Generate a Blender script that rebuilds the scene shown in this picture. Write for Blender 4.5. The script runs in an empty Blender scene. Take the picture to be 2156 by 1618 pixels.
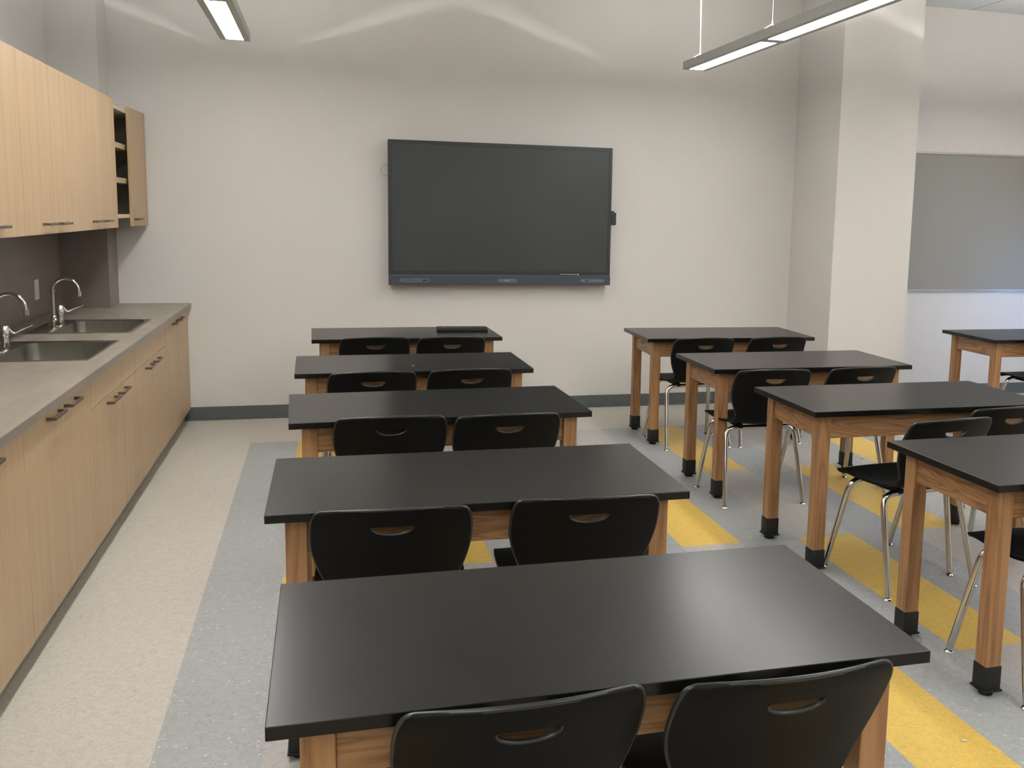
import bpy, bmesh, math, random
from mathutils import Vector, Matrix
random.seed(7)
PI = math.pi
R = math.radians
scene = bpy.context.scene
COL = scene.collection

# ------------------------------------------------------------------ camera
cam_d = bpy.data.cameras.new('camera')
cam = bpy.data.objects.new('camera', cam_d)
COL.objects.link(cam)
F_PX, PITCH, YAW, ROLL = 2021.5, 0.134522, 0.271595, 0.021616
fw = Vector((math.sin(YAW)*math.cos(PITCH), math.cos(YAW)*math.cos(PITCH), -math.sin(PITCH)))
rt = Vector((math.cos(YAW), -math.sin(YAW), 0))
up = rt.cross(fw)
c_, s_ = math.cos(ROLL), math.sin(ROLL)
rt2 = rt*c_ + up*s_
up2 = -rt*s_ + up*c_
M = Matrix((rt2, up2, -fw)).transposed().to_4x4()
M.translation = Vector((0, 0, 1.60425))
cam.matrix_world = M
cam_d.sensor_fit = 'HORIZONTAL'
cam_d.sensor_width = 36.0
cam_d.lens = F_PX/2156*36.0
cam_d.shift_x = -166.4/2156
cam_d.shift_y = -83.77/2156
cam_d.clip_start = 0.02
scene.camera = cam

# ------------------------------------------------------------------ world, exposure
LAMP = 15.5          # downward lens emission
UPL = 210.0         # narrow upper LED strip
UPC = 18.0           # added glow on top of the lid, lifts the upper wall
world = bpy.data.worlds.new('world')
scene.world = world
world.use_nodes = True
bg = world.node_tree.nodes['Background']
bg.inputs[0].default_value = (0.24, 0.48, 1.0, 1)
bg.inputs[1].default_value = 4.2
vs = scene.view_settings
vs.view_transform = 'Standard'
vs.look = 'None'
vs.gamma = 1
vs.use_curve_mapping = False
vs.exposure = 1.30

# ------------------------------------------------------------------ materials
def lin(c):
    return tuple((x/255/12.92 if x/255 <= 0.04045 else ((x/255+0.055)/1.055)**2.4) for x in c)

def new_mat(name):
    m = bpy.data.materials.new(name)
    m.use_nodes = True
    nt = m.node_tree
    return m, nt, nt.nodes['Principled BSDF']

def N(nt, t, **kw):
    n = nt.nodes.new(t)
    for k, v in kw.items():
        setattr(n, k, v)
    return n

def math_n(nt, op, a, b=None):
    n = nt.nodes.new('ShaderNodeMath'); n.operation = op
    for i, v in enumerate((a, b)):
        if v is None: continue
        if isinstance(v, (int, float)): n.inputs[i].default_value = v
        else: nt.links.new(v, n.inputs[i])
    return n.outputs[0]

def mix_c(nt, fac, a, b, mode='MIX'):
    n = nt.nodes.new('ShaderNodeMix'); n.data_type = 'RGBA'; n.blend_type = mode
    for i, v in ((0, fac), (6, a), (7, b)):
        if isinstance(v, (int, float)): n.inputs[i].default_value = v
        elif isinstance(v, (tuple, list)): n.inputs[i].default_value = (*v, 1) if len(v) == 3 else v
        else: nt.links.new(v, n.inputs[i])
    return n.outputs[2]

def ramp(nt, fac, stops):
    n = nt.nodes.new('ShaderNodeValToRGB')
    el = n.color_ramp.elements
    while len(el) > 1: el.remove(el[-1])
    el[0].position = stops[0][0]; el[0].color = (*stops[0][1], 1)
    for p, c in stops[1:]:
        e = el.new(p); e.color = (*c, 1)
    nt.links.new(fac, n.inputs[0])
    return n.outputs[0]

def coords(nt, scale, kind='Object', rand=True):
    tc = N(nt, 'ShaderNodeTexCoord')
    mp = N(nt, 'ShaderNodeMapping')
    mp.inputs['Scale'].default_value = scale
    if rand:
        oi = N(nt, 'ShaderNodeObjectInfo')
        k = math_n(nt, 'MULTIPLY', oi.outputs['Random'], 37.0)
        cb = N(nt, 'ShaderNodeCombineXYZ')
        for i in range(3): nt.links.new(k, cb.inputs[i])
        nt.links.new(cb.outputs[0], mp.inputs['Location'])
    nt.links.new(tc.outputs[kind], mp.inputs['Vector'])
    return mp.outputs[0]

def noise(nt, vec, scale, detail=3, rough=0.5, dist=0.0):
    n = N(nt, 'ShaderNodeTexNoise')
    n.inputs['Scale'].default_value = scale
    n.inputs['Detail'].default_value = detail
    n.inputs['Roughness'].default_value = rough
    n.inputs['Distortion'].default_value = dist
    nt.links.new(vec, n.inputs['Vector'])
    return n.outputs['Fac']

def bump(nt, b, h, strength, dist=0.001):
    n = N(nt, 'ShaderNodeBump')
    n.inputs['Strength'].default_value = strength
    n.inputs['Distance'].default_value = dist
    nt.links.new(h, n.inputs['Height'])
    nt.links.new(n.outputs[0], b.inputs['Normal'])

def plain(name, col, rough=0.5, metal=0.0, spec=0.5, nz=0.0, nscale=60):
    m, nt, b = new_mat(name)
    c = lin(col)
    b.inputs['Roughness'].default_value = rough
    b.inputs['Metallic'].default_value = metal
    b.inputs['Specular IOR Level'].default_value = spec
    v = coords(nt, (1, 1, 1))
    f = noise(nt, v, nscale, 3)
    d = 0.06
    cc = ramp(nt, f, [(0.3, tuple(x*(1-d) for x in c)), (0.7, tuple(x*(1+d) for x in c))])
    nt.links.new(cc, b.inputs['Base Color'])
    if nz: bump(nt, b, f, nz)
    return m

def wood(name, axis, dark, mid, light, rough=0.4, cath=1.0, fine=1.0):
    """grain runs along the given axis (0, 1, 2)"""
    m, nt, b = new_mat(name)
    sc = [1.0, 1.0, 1.0]; sc[axis] = 0.1
    v = coords(nt, sc)
    n1 = noise(nt, v, 9, 2, 0.5, 0.4)
    w = math_n(nt, 'MULTIPLY', n1, 16.0*cath)
    rings = math_n(nt, 'ABSOLUTE', math_n(nt, 'SINE', math_n(nt, 'MULTIPLY', w, 3.1)))
    sc2 = [1.0, 1.0, 1.0]; sc2[axis] = 0.025
    v2 = coords(nt, sc2)
    n2 = noise(nt, v2, 260*fine, 3, 0.6)
    n3 = noise(nt, v, 4, 2)
    f = math_n(nt, 'ADD', math_n(nt, 'MULTIPLY', rings, 0.34), math_n(nt, 'MULTIPLY', n2, 0.5))
    f = math_n(nt, 'ADD', f, math_n(nt, 'MULTIPLY', n3, 0.25))
    cc = ramp(nt, f, [(0.25, lin(dark)), (0.5, lin(mid)), (0.8, lin(light))])
    nt.links.new(cc, b.inputs['Base Color'])
    b.inputs['Roughness'].default_value = rough
    bump(nt, b, n2, 0.12, 0.0005)
    return m

OAK_D, OAK_M, OAK_L = (106, 74, 46), (142, 104, 69), (168, 129, 91)
M_OAKX = wood('oak_along_x', 0, OAK_D, OAK_M, OAK_L)
M_OAKY = wood('oak_along_y', 1, OAK_D, OAK_M, OAK_L)
M_OAKZ = wood('oak_along_z', 2, (120, 84, 53), (146, 106, 70), (166, 126, 88), cath=0.5)

def laminate(name):
    m, nt, b = new_mat(name)
    v = coords(nt, (1, 1, 0.03), 'Object', False)
    a = noise(nt, v, 26, 3, 0.55)
    f = noise(nt, v, 190, 3, 0.6)
    s = math_n(nt, 'ADD', math_n(nt, 'MULTIPLY', a, 0.6), math_n(nt, 'MULTIPLY', f, 0.4))
    cc = ramp(nt, s, [(0.3, lin((166, 140, 109))), (0.5, lin((177, 151, 119))), (0.7, lin((187, 161, 129)))])
    nt.links.new(cc, b.inputs['Base Color'])
    b.inputs['Roughness'].default_value = 0.42
    b.inputs['Specular IOR Level'].default_value = 0.4
    return m
M_LAM = laminate('light_oak_laminate')
M_EDGE = plain('laminate_edge_band', (204, 180, 148), 0.45)
M_CARC = plain('cabinet_interior', (176, 174, 166), 0.6)

def epoxy():
    m, nt, b = new_mat('black_epoxy_resin')
    v = coords(nt, (1, 1, 1))
    n1 = noise(nt, v, 500, 2)
    n2 = noise(nt, v, 3, 3)
    nt.links.new(ramp(nt, n2, [(0.3, lin((15, 14, 13))), (0.7, lin((18, 17, 16)))]), b.inputs['Base Color'])
    r = math_n(nt, 'ADD', math_n(nt, 'MULTIPLY', n2, 0.04), 0.24)
    nt.links.new(r, b.inputs['Roughness'])
    b.inputs['Specular IOR Level'].default_value = 0.3
    bump(nt, b, n1, 0.05, 0.0003)
    return m
M_EPOXY = epoxy()
M_PLASTIC = plain('black_moulded_plastic', (11, 12, 12), 0.5, 0, 0.14, 0.06, 900)
M_PLEDGE = plain('black_plastic_rim', (30, 32, 32), 0.32, 0, 0.5)
M_RUBBER = plain('black_rubber', (30, 31, 31), 0.6, 0, 0.35)
M_CHROME = plain('chrome', (205, 203, 198), 0.12, 1.0)
M_HANDLE = plain('dark_bronze_metal', (112, 102, 90), 0.38, 0.75)
M_STEEL = None

def steel():
    m, nt, b = new_mat('brushed_stainless_steel')
    v = coords(nt, (1, 1, 0.05), 'Object', False)
    f = noise(nt, v, 220, 2)
    nt.links.new(ramp(nt, f, [(0.3, lin((160, 156, 148))), (0.7, lin((172, 168, 160)))]), b.inputs['Base Color'])
    b.inputs['Metallic'].default_value = 1
    b.inputs['Roughness'].default_value = 0.3
    return m
M_STEEL = steel()

def counter_mat(name, dk, lt):
    m, nt, b = new_mat(name)
    v = coords(nt, (3.0, 0.8, 3.0), 'Object', False)
    a = noise(nt, v, 4, 6, 0.65, 0.6)
    v2 = coords(nt, (1, 1, 1), 'Object', False)
    g = noise(nt, v2, 220, 2)
    s = math_n(nt, 'ADD', math_n(nt, 'MULTIPLY', a, 0.75), math_n(nt, 'MULTIPLY', g, 0.25))
    nt.links.new(ramp(nt, s, [(0.3, lin(dk)), (0.7, lin(lt))]), b.inputs['Base Color'])
    b.inputs['Roughness'].default_value = 0.38
    return m
M_COUNTER = counter_mat('grey_brown_stone_laminate', (128, 118, 107), (158, 149, 137))
M_SPLASH = counter_mat('dark_backsplash_laminate', (112, 100, 92), (124, 113, 105))
M_EDGEGREY = counter_mat('counter_edge_laminate', (118, 109, 99), (136, 127, 116))

def paint(name, col):
    m, nt, b = new_mat(name)
    v = coords(nt, (1, 1, 1), 'Object', False)
    f = noise(nt, v, 380, 2)
    n2 = noise(nt, v, 1.3, 2)
    c = lin(col)
    nt.links.new(ramp(nt, n2, [(0.3, tuple(x*0.985 for x in c)), (0.7, tuple(min(1, x*1.015) for x in c))]), b.inputs['Base Color'])
    b.inputs['Roughness'].default_value = 0.55
    b.inputs['Specular IOR Level'].default_value = 0.3
    bump(nt, b, f, 0.04, 0.0006)
    return m
M_WALL = paint('wall_paint', (206, 202, 198))
M_BACKROOM = paint('far_wall_paint', (150, 146, 140))
M_BASE = plain('slate_vinyl_base', (86, 92, 93), 0.5)
M_BASE_TOE = plain('vinyl_base_toe', (54, 62, 64), 0.5)
M_KICK = plain('dark_kick_board', (152, 141, 127), 0.6)
M_TACK = plain('grey_tackboard_fabric', (146, 143, 137), 0.9, 0, 0.2, 0.25, 700)
M_ALU = plain('satin_aluminium', (178, 182, 184), 0.35, 0.8)
M_LIGHTBODY = plain('painted_fixture_metal', (176, 178, 174), 0.5, 0.15)
M_WHITE = plain('white_plastic', (205, 202, 196), 0.4)
M_CABLE = plain('ivory_cable', (222, 221, 205), 0.5)
M_BEZEL = plain('display_bezel', (42, 47, 49), 0.4)
M_BAR = plain('blue_grey_display_bar', (58, 66, 76), 0.45)
M_PILL = plain('display_port_plate', (92, 100, 104), 0.45)
M_DARKMARK = plain('dark_port', (20, 24, 28), 0.4)
M_PALEMARK = plain('pale_print', (138, 146, 146), 0.5)
M_TRIM = plain('display_silver_line', (116, 124, 124), 0.35, 0.4)
M_KEY = plain('keyboard_keys', (46, 48, 49), 0.5)
M_THREAD = plain('fine_dark_wire', (92, 88, 80), 0.5)
M_FRAME = plain('window_frame_paint', (190, 190, 188), 0.5)

def glass_screen():
    m, nt, b = new_mat('display_glass')
    v = coords(nt, (1, 1, 1), 'Object', False)
    f = noise(nt, v, 2, 2)
    nt.links.new(ramp(nt, f, [(0.3, lin((50, 55, 54))), (0.7, lin((54, 59, 58)))]), b.inputs['Base Color'])
    b.inputs['Roughness'].default_value = 0.42
    b.inputs['Specular IOR Level'].default_value = 0.5
    return m
M_SCREEN = glass_screen()

def emis(name, col, st):
    m = bpy.data.materials.new(name); m.use_nodes = True
    nt = m.node_tree; nt.nodes.clear()
    e = N(nt, 'ShaderNodeEmission'); o = N(nt, 'ShaderNodeOutputMaterial')
    e.inputs[0].default_value = (*col, 1); e.inputs[1].default_value = st
    nt.links.new(e.outputs[0], o.inputs[0])
    return m
M_LENS = emis('lit_lamp_lens', (1.0, 0.975, 0.93), LAMP)
M_UP = emis('lit_uplight_strip', (1.0, 0.99, 0.95), UPL)
M_UPC = emis('added_upper_glow', (1.0, 0.99, 0.96), UPC)

def window_glass():
    m = bpy.data.materials.new('window_glass'); m.use_nodes = True
    nt = m.node_tree; nt.nodes.clear()
    o = N(nt, 'ShaderNodeOutputMaterial'); t = N(nt, 'ShaderNodeBsdfTransparent')
    g = N(nt, 'ShaderNodeBsdfGlossy'); g.inputs['Roughness'].default_value = 0.02
    mx = N(nt, 'ShaderNodeMixShader'); fr = N(nt, 'ShaderNodeFresnel')
    nt.links.new(fr.outputs[0], mx.inputs[0]); nt.links.new(t.outputs[0], mx.inputs[1]); nt.links.new(g.outputs[0], mx.inputs[2])
    nt.links.new(mx.outputs[0], o.inputs[0])
    return m
M_WGLASS = window_glass()

FX0, FT, FY0, FH = -0.51, 0.3107, 6.815, 1.292
def floor_mat():
    m, nt, b = new_mat('vinyl_tile_floor')
    geo = N(nt, 'ShaderNodeNewGeometry')
    sp = N(nt, 'ShaderNodeSeparateXYZ'); nt.links.new(geo.outputs['Position'], sp.inputs[0])
    ix = math_n(nt, 'FLOOR', math_n(nt, 'DIVIDE', math_n(nt, 'SUBTRACT', sp.outputs[0], FX0), FT))
    iy = math_n(nt, 'FLOOR', math_n(nt, 'DIVIDE', math_n(nt, 'SUBTRACT', FY0, sp.outputs[1]), FH))
    inside = math_n(nt, 'MULTIPLY', math_n(nt, 'GREATER_THAN', ix, -0.5), math_n(nt, 'GREATER_THAN', iy, -0.5))
    odd = math_n(nt, 'GREATER_THAN', math_n(nt, 'FLOORED_MODULO', ix, 2.0), 0.5)
    half = math_n(nt, 'FLOOR', math_n(nt, 'DIVIDE', ix, 2.0))
    par = math_n(nt, 'FLOORED_MODULO', math_n(nt, 'ADD', half, iy), 2.0)
    yel = math_n(nt, 'LESS_THAN', par, 0.5)
    q4 = math_n(nt, 'GREATER_THAN', math_n(nt, 'FLOORED_MODULO', half, 2.0), 0.5)
    v = coords(nt, (1, 1, 1), 'Object', False)
    big = noise(nt, v, 2.2, 3)
    sm = noise(nt, v, 46, 4, 0.7, 1.2)
    fine = noise(nt, v, 150, 3, 0.7)
    vo = N(nt, 'ShaderNodeTexVoronoi'); vo.inputs['Scale'].default_value = 34
    nt.links.new(v, vo.inputs['Vector'])
    chip = math_n(nt, 'LESS_THAN', vo.outputs['Distance'], 0.17)
    sepc = N(nt, 'ShaderNodeSeparateColor'); nt.links.new(vo.outputs['Color'], sepc.inputs[0])
    chip = math_n(nt, 'MULTIPLY', chip, math_n(nt, 'GREATER_THAN', sepc.outputs[0], 0.55))
    grey = mix_c(nt, q4, lin((156, 158, 158)), lin((146, 149, 152)))
    pale = lin((168, 164, 161))
    yellow = lin((204, 171, 86))
    beige = lin((186, 180, 170))
    patt = mix_c(nt, odd, grey, mix_c(nt, yel, pale, yellow))
    base = mix_c(nt, inside, beige, patt)
    mott = math_n(nt, 'ADD', math_n(nt, 'MULTIPLY', sm, 0.6), math_n(nt, 'MULTIPLY', fine, 0.4))
    tint = ramp(nt, mott, [(0.32, (0.74, 0.73, 0.71)), (0.5, (1, 1, 1)), (0.68, (1.17, 1.17, 1.17))])
    c = mix_c(nt, 1.0, base, tint, 'MULTIPLY')
    gm = math_n(nt, 'MULTIPLY', inside, math_n(nt, 'SUBTRACT', 1.0, odd))
    c = mix_c(nt, math_n(nt, 'MULTIPLY', math_n(nt, 'MULTIPLY', chip, gm), 0.75), c, lin((196, 196, 194)))
    # tile seams
    def seam(coord, off, step):
        fr = math_n(nt, 'FRACT', math_n(nt, 'DIVIDE', math_n(nt, 'SUBTRACT', coord, off), step))
        return math_n(nt, 'LESS_THAN', math_n(nt, 'ABSOLUTE', math_n(nt, 'SUBTRACT', fr, 0.5)), 0.4965)
    sx = seam(sp.outputs[0], FX0, FT); sy = seam(sp.outputs[1], FY0, FH/4)
    ns = math_n(nt, 'MULTIPLY', sx, sy)
    c = mix_c(nt, math_n(nt, 'MULTIPLY', math_n(nt, 'SUBTRACT', 1.0, ns), 0.07), c, lin((110, 106, 98)))
    nt.links.new(c, b.inputs['Base Color'])
    r = math_n(nt, 'ADD', math_n(nt, 'MULTIPLY', big, 0.15), 0.33)
    nt.links.new(r, b.inputs['Roughness'])
    b.inputs['Specular IOR Level'].default_value = 0.4
    return m
M_FLOOR = floor_mat()

def ceiling_mat():
    m, nt, b = new_mat('suspended_ceiling_tiles')
    geo = N(nt, 'ShaderNodeNewGeometry')
    sp = N(nt, 'ShaderNodeSeparateXYZ'); nt.links.new(geo.outputs['Position'], sp.inputs[0])
    def ln(coord, off, step, w):
        fr = math_n(nt, 'FRACT', math_n(nt, 'DIVIDE', math_n(nt, 'SUBTRACT', coord, off), step))
        return math_n(nt, 'LESS_THAN', fr, w/step)
    l = math_n(nt, 'MAXIMUM', ln(sp.outputs[0], 0.05, 0.61, 0.02), ln(sp.outputs[1], 0.31, 1.22, 0.02))
    v = coords(nt, (1, 1, 1), 'Object', False)
    f = noise(nt, v, 120, 3, 0.7)
    c = ramp(nt, f, [(0.35, lin((196, 198, 198))), (0.6, lin((210, 212, 212)))])
    c = mix_c(nt, l, c, lin((165, 168, 170)))
    nt.links.new(c, b.inputs['Base Color'])
    b.inputs['Roughness'].default_value = 0.8
    return m
M_CEIL = ceiling_mat()

# ------------------------------------------------------------------ mesh helpers
def box(bm, x0, x1, y0, y1, z0, z1):
    vs_ = [bm.verts.new(p) for p in ((x0,y0,z0),(x1,y0,z0),(x1,y1,z0),(x0,y1,z0),(x0,y0,z1),(x1,y0,z1),(x1,y1,z1),(x0,y1,z1))]
    for f in ((0,3,2,1),(4,5,6,7),(0,1,5,4),(1,2,6,5),(2,3,7,6),(3,0,4,7)):
        bm.faces.new([vs_[i] for i in f])
    return vs_

def bev(bm, w, seg=2):
    bmesh.ops.bevel(bm, geom=list(bm.edges), offset=w, segments=seg, affect='EDGES', profile=0.5, clamp_overlap=True)

def bbox(*a, bevel=0.0, seg=2):
    bm = bmesh.new(); box(bm, *a)
    if bevel: bev(bm, bevel, seg)
    return bm

def tube(bm, pts, r, n=12, cap=True, radii=None):
    pts = [Vector(p) for p in pts]
    rings = []
    t0 = (pts[1]-pts[0]).normalized()
    a = Vector((0, 0, 1)) if abs(t0.z) < 0.9 else Vector((1, 0, 0))
    u = t0.cross(a).normalized()
    for i, p in enumerate(pts):
        if i == 0: t = t0
        elif i == len(pts)-1: t = (pts[i]-pts[i-1]).normalized()
        else: t = ((pts[i]-pts[i-1]).normalized()+(pts[i+1]-pts[i]).normalized()).normalized()
        u = (u - t*u.dot(t)).normalized()
        w = t.cross(u)
        rr = radii[i] if radii else r
        rings.append([bm.verts.new(p + (u*math.cos(2*PI*k/n)+w*math.sin(2*PI*k/n))*rr) for k in range(n)])
    for A, B in zip(rings, rings[1:]):
        for k in range(n):
            bm.faces.new((A[k], A[(k+1) % n], B[(k+1) % n], B[k]))
    if cap:
        bm.faces.new(list(reversed(rings[0]))); bm.faces.new(rings[-1])

def lathe(bm, prof, center=(0, 0, 0), n=20):
    """prof: list of (r, z); about vertical axis"""
    cx, cy, cz = center
    rings = []
    for r, z in prof:
        if r < 1e-6: rings.append([bm.verts.new((cx, cy, cz+z))])
        else: rings.append([bm.verts.new((cx+r*math.cos(2*PI*k/n), cy+r*math.sin(2*PI*k/n), cz+z)) for k in range(n)])
    for A, B in zip(rings, rings[1:]):
        for k in range(n):
            k2 = (k+1) % n
            if len(A) == 1 and len(B) == 1: continue
            if len(A) == 1: bm.faces.new((A[0], B[k2], B[k]))
            elif len(B) == 1: bm.faces.new((A[k], A[k2], B[0]))
            else: bm.faces.new((A[k], A[k2], B[k2], B[k]))
    if len(rings[0]) > 1: bm.faces.new(list(reversed(rings[0])))
    if len(rings[-1]) > 1: bm.faces.new(rings[-1])

def obj(name, bm, mat, parent=None, smooth=None):
    bmesh.ops.recalc_face_normals(bm, faces=list(bm.faces))
    me = bpy.data.meshes.new(name)
    bm.to_mesh(me); bm.free()
    if mat: me.materials.append(mat)
    if smooth:
        for p in me.polygons: p.use_smooth = True
        me.set_sharp_from_angle(angle=R(smooth))
    o = bpy.data.objects.new(name, me)
    COL.objects.link(o)
    if parent: o.parent = parent
    return o

def thing(name, label, cat, loc=(0, 0, 0), rz=0.0, group=None):
    o = bpy.data.objects.new(name, None)
    o.empty_display_size = 0.1
    COL.objects.link(o)
    o.location = loc; o.rotation_euler = (0, 0, rz)
    o['label'] = label; o['category'] = cat
    if group: o['group'] = group
    return o

def tag(o, label, cat, group=None):
    o['label'] = label; o['category'] = cat
    if group: o['group'] = group
    return o

def struct(name, bm, mat, parent=None):
    o = obj(name, bm, mat, parent)
    if not parent: o['kind'] = 'structure'
    return o

def dup(root, loc, rz, label):
    r = root.copy(); COL.objects.link(r)
    r.location = loc; r.rotation_euler = (0, 0, rz); r['label'] = label
    for ch in list(root.children):
        c = ch.copy(); COL.objects.link(c); c.parent = r
        for g in list(ch.children):
            d = g.copy(); COL.objects.link(d); d.parent = c
    return r

# ------------------------------------------------------------------ room
XL, XR, YB, YF, ZC = -1.76, 6.95, 7.624, -4.6, 3.47
struct('floor', bbox(XL-0.1, XR+0.2, YF-0.1, YB+0.1, -0.1, 0), M_FLOOR)
struct('ceiling', bbox(XL-0.1, XR+0.2, YF-0.1, YB+0.1, ZC, ZC+0.1), M_CEIL)
struct('wall_back', bbox(XL-0.1, XR+0.2, YB, YB+0.1, 0, ZC), M_WALL)
struct('wall_left', bbox(XL-0.1, XL, YF-0.1, YB, 0, ZC), M_WALL)
struct('wall_front', bbox(XL, XR, YF-0.1, YF, 0, ZC), M_BACKROOM)
# right wall with a window opening near the back corner
WY0, WY1, WZ0, WZ1 = 6.75, 7.58, 0.30, 1.60
bm = bmesh.new()
box(bm, XR, XR+0.2, YF, WY0, 0, ZC); box(bm, XR, XR+0.2, WY1, YB, 0, ZC)
box(bm, XR, XR+0.2, WY0, WY1, 0, WZ0); box(bm, XR, XR+0.2, WY0, WY1, WZ1, ZC)
struct('wall_right', bm, M_WALL)
bm = bmesh.new()
fx0, fx1 = XR+0.06, XR+0.12
box(bm, fx0, fx1, WY0, WY0+0.06, WZ0, WZ1); box(bm, fx0, fx1, WY1-0.06, WY1, WZ0, WZ1)
box(bm, fx0, fx1, WY0+0.06, WY1-0.06, WZ0, WZ0+0.06); box(bm, fx0, fx1, WY0+0.06, WY1-0.06, WZ1-0.06, WZ1)
ym = (WY0+WY1)/2
box(bm, fx0, fx1, ym-0.03, ym+0.03, WZ0+0.06, WZ1-0.06)
wf = struct('window_1', bm, M_FRAME)
obj('pane', bbox(XR+0.085, XR+0.095, WY0+0.06, WY1-0.06, WZ0+0.06, WZ1-0.06), M_WGLASS, wf)
# wall chases / columns
struct('wall_column_left', bbox(XL, -1.458, 7.327, YB, 0, ZC), M_WALL)
struct('wall_column_right', bbox(3.902, 4.60, 6.89, YB, 0, ZC), M_WALL)

def baseboard(name, x0, y0, x1, y1, nx, ny):
    """vinyl cove base along a wall line, facing (nx, ny)"""
    bm = bmesh.new()
    t = 0.006
    if ny:
        a, b2 = sorted((y0, y0+ny*t)); box(bm, x0, x1, a, b2, 0.012, 0.102)
        a, b2 = sorted((y0, y0+ny*0.016)); box(bm, x0, x1, a, b2, 0, 0.012)
    else:
        a, b2 = sorted((x0, x0+nx*t)); box(bm, a, b2, y0, y1, 0.012, 0.102)
        a, b2 = sorted((x0, x0+nx*0.016)); box(bm, a, b2, y0, y1, 0, 0.012)
    return struct(name, bm, M_BASE)
baseboard('baseboard_back', -1.03, YB, 3.902, YB, 0, -1)
baseboard('baseboard_back_right', 4.60, YB, XR, YB, 0, -1)
baseboard('baseboard_column_front', 3.902, 6.89, 4.60, 6.89, 0, -1)
baseboard('baseboard_column_left', 3.902, 6.89, 3.902, YB, -1, 0)
baseboard('baseboard_column_right', 4.60, 6.89, 4.60, YB, 1, 0)
baseboard('baseboard_right', XR, YF, XR, YB, -1, 0)

# ------------------------------------------------------------------ wall cabinets
DOOR_GAP = 0.002
def pull(parent, xf, yc, zc, length=0.17, out=0.032):
    """flat bar pull on a door whose face is the plane x = xf"""
    bm = bmesh.new()
    h = 0.006
    box(bm, xf+out-0.009, xf+out, yc-length/2, yc+length/2, zc-h, zc+h)
    for s in (-1, 1):
        y = yc+s*(length/2-0.006)
        box(bm, xf, xf+out-0.009, y-0.006, y+0.006, zc-h, zc+h)
    bev(bm, 0.0015, 1)
    return obj('handle', bm, M_HANDLE, parent)

UX = -1.245
def upper_cab(y0, y1, depth_back, label, doors, openl=False):
    t = thing('wall_cabinet', label, 'cabinet', (0, 0, 0), 0, 'wall cabinets above the counter')
    ym = (y0+y1)/2
    z0, z1 = 1.515, 2.222
    xb, xf = depth_back, UX-0.021
    bm = bmesh.new()
    s = 0.019
    box(bm, xb, xf, y0+0.001, y0+s, z0, z1); box(bm, xb, xf, y1-s, y1-0.001, z0, z1)
    box(bm, xb, xf, y0+s, y1-s, z0, z0+s); box(bm, xb, xf, y0+s, y1-s, z1-s, z1)
    box(bm, xb, xb+0.012, y0+s, y1-s, z0+s, z1-s)
    obj('body', bm, M_CARC, t)
    eb = bmesh.new()
    box(eb, xf, xf+0.0012, y0+0.001, y1-0.001, z0, z0+s+0.006); box(eb, xf, xf+0.0012, y0+0.001, y1-0.001, z1-s, z1)
    box(eb, xf, xf+0.0012, y0+0.001, y0+s, z0+s+0.006, z1-s); box(eb, xf, xf+0.0012, y1-s, y1-0.001, z0+s+0.006, z1-s)
    obj('edge_band', eb, M_EDGE, t)
    for z in (1.965, 1.742):
        sh = obj('shelf', bbox(xb+0.014, xf-0.012, y0+s+0.001, y1-s-0.001, z, z+0.034), M_LAM, t)
    for k in doors:
        a, b2 = (y0, ym) if k == 0 else (ym, y1)
        # door built about its hinge edge
        d = obj('door', bbox(UX-0.019, UX, a+DOOR_GAP, b2-DOOR_GAP, 1.4585, 2.247, bevel=0.001, seg=1), M_LAM, t)
        hy = (b2-0.125) if k == 0 else (a+0.125)
        hd = pull(d, UX, hy, 1.505)
        if openl:
            th = R(2.2)
            # hinge on the near edge
            piv = Matrix.Translation((UX-0.019, a, 0)) @ Matrix.Rotation(-th, 4, 'Z') @ Matrix.Translation((-(UX-0.019), -a, 0))
            d.matrix_local = piv
    return t
UYS = [2.69, 3.68, 4.667, 5.655, 6.640, 7.600]
upper_cab(UYS[0], UYS[1], XL, 'wall cabinet nearest the camera above the counter, cut by the frame', (0, 1))
upper_cab(UYS[1], UYS[2], XL, 'light oak wall cabinet at the left frame edge, second from the camera', (0, 1))
upper_cab(UYS[2], UYS[3], XL, 'light oak wall cabinet with both doors shut above the near sink', (0, 1))
upper_cab(UYS[3], UYS[4], XL, 'light oak wall cabinet with both doors shut next to the open one', (0, 1))
upper_cab(UYS[4], UYS[5], -1.448, 'wall cabinet with a missing door and bare shelves in the back corner', (1,), True)

# backsplash panels
sp_t = obj('backsplash', bbox(XL+0.001, XL+0.012, 2.2, 7.327, 0.891, 1.515), M_SPLASH)
tag(sp_t, 'long dark brown backsplash panel behind the two faucets', 'backsplash')
sp_2 = obj('backsplash', bbox(XL+0.012, -1.446, 7.315, 7.327, 0.891, 1.4585), M_SPLASH)
tag(sp_2, 'dark backsplash panel on the near face of the corner column', 'backsplash')
sp_3 = obj('backsplash', bbox(-1.458, -1.446, 7.3275, 7.62, 0.891, 1.4585), M_SPLASH)
tag(sp_3, 'narrow dark backsplash strip on the side of the corner column', 'backsplash')

# outlet
t = thing('wall_outlet', 'pale switch plate on the dark backsplash left of the far faucet', 'outlet', (XL+0.012, 6.715, 1.062))
obj('plate', bbox(0, 0.006, -0.044, 0.044, -0.064, 0.064, bevel=0.002), M_WHITE, t)
obj('rocker', bbox(0.006, 0.0085, -0.018, 0.018, -0.035, 0.035, bevel=0.001), M_WHITE, t)

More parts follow.
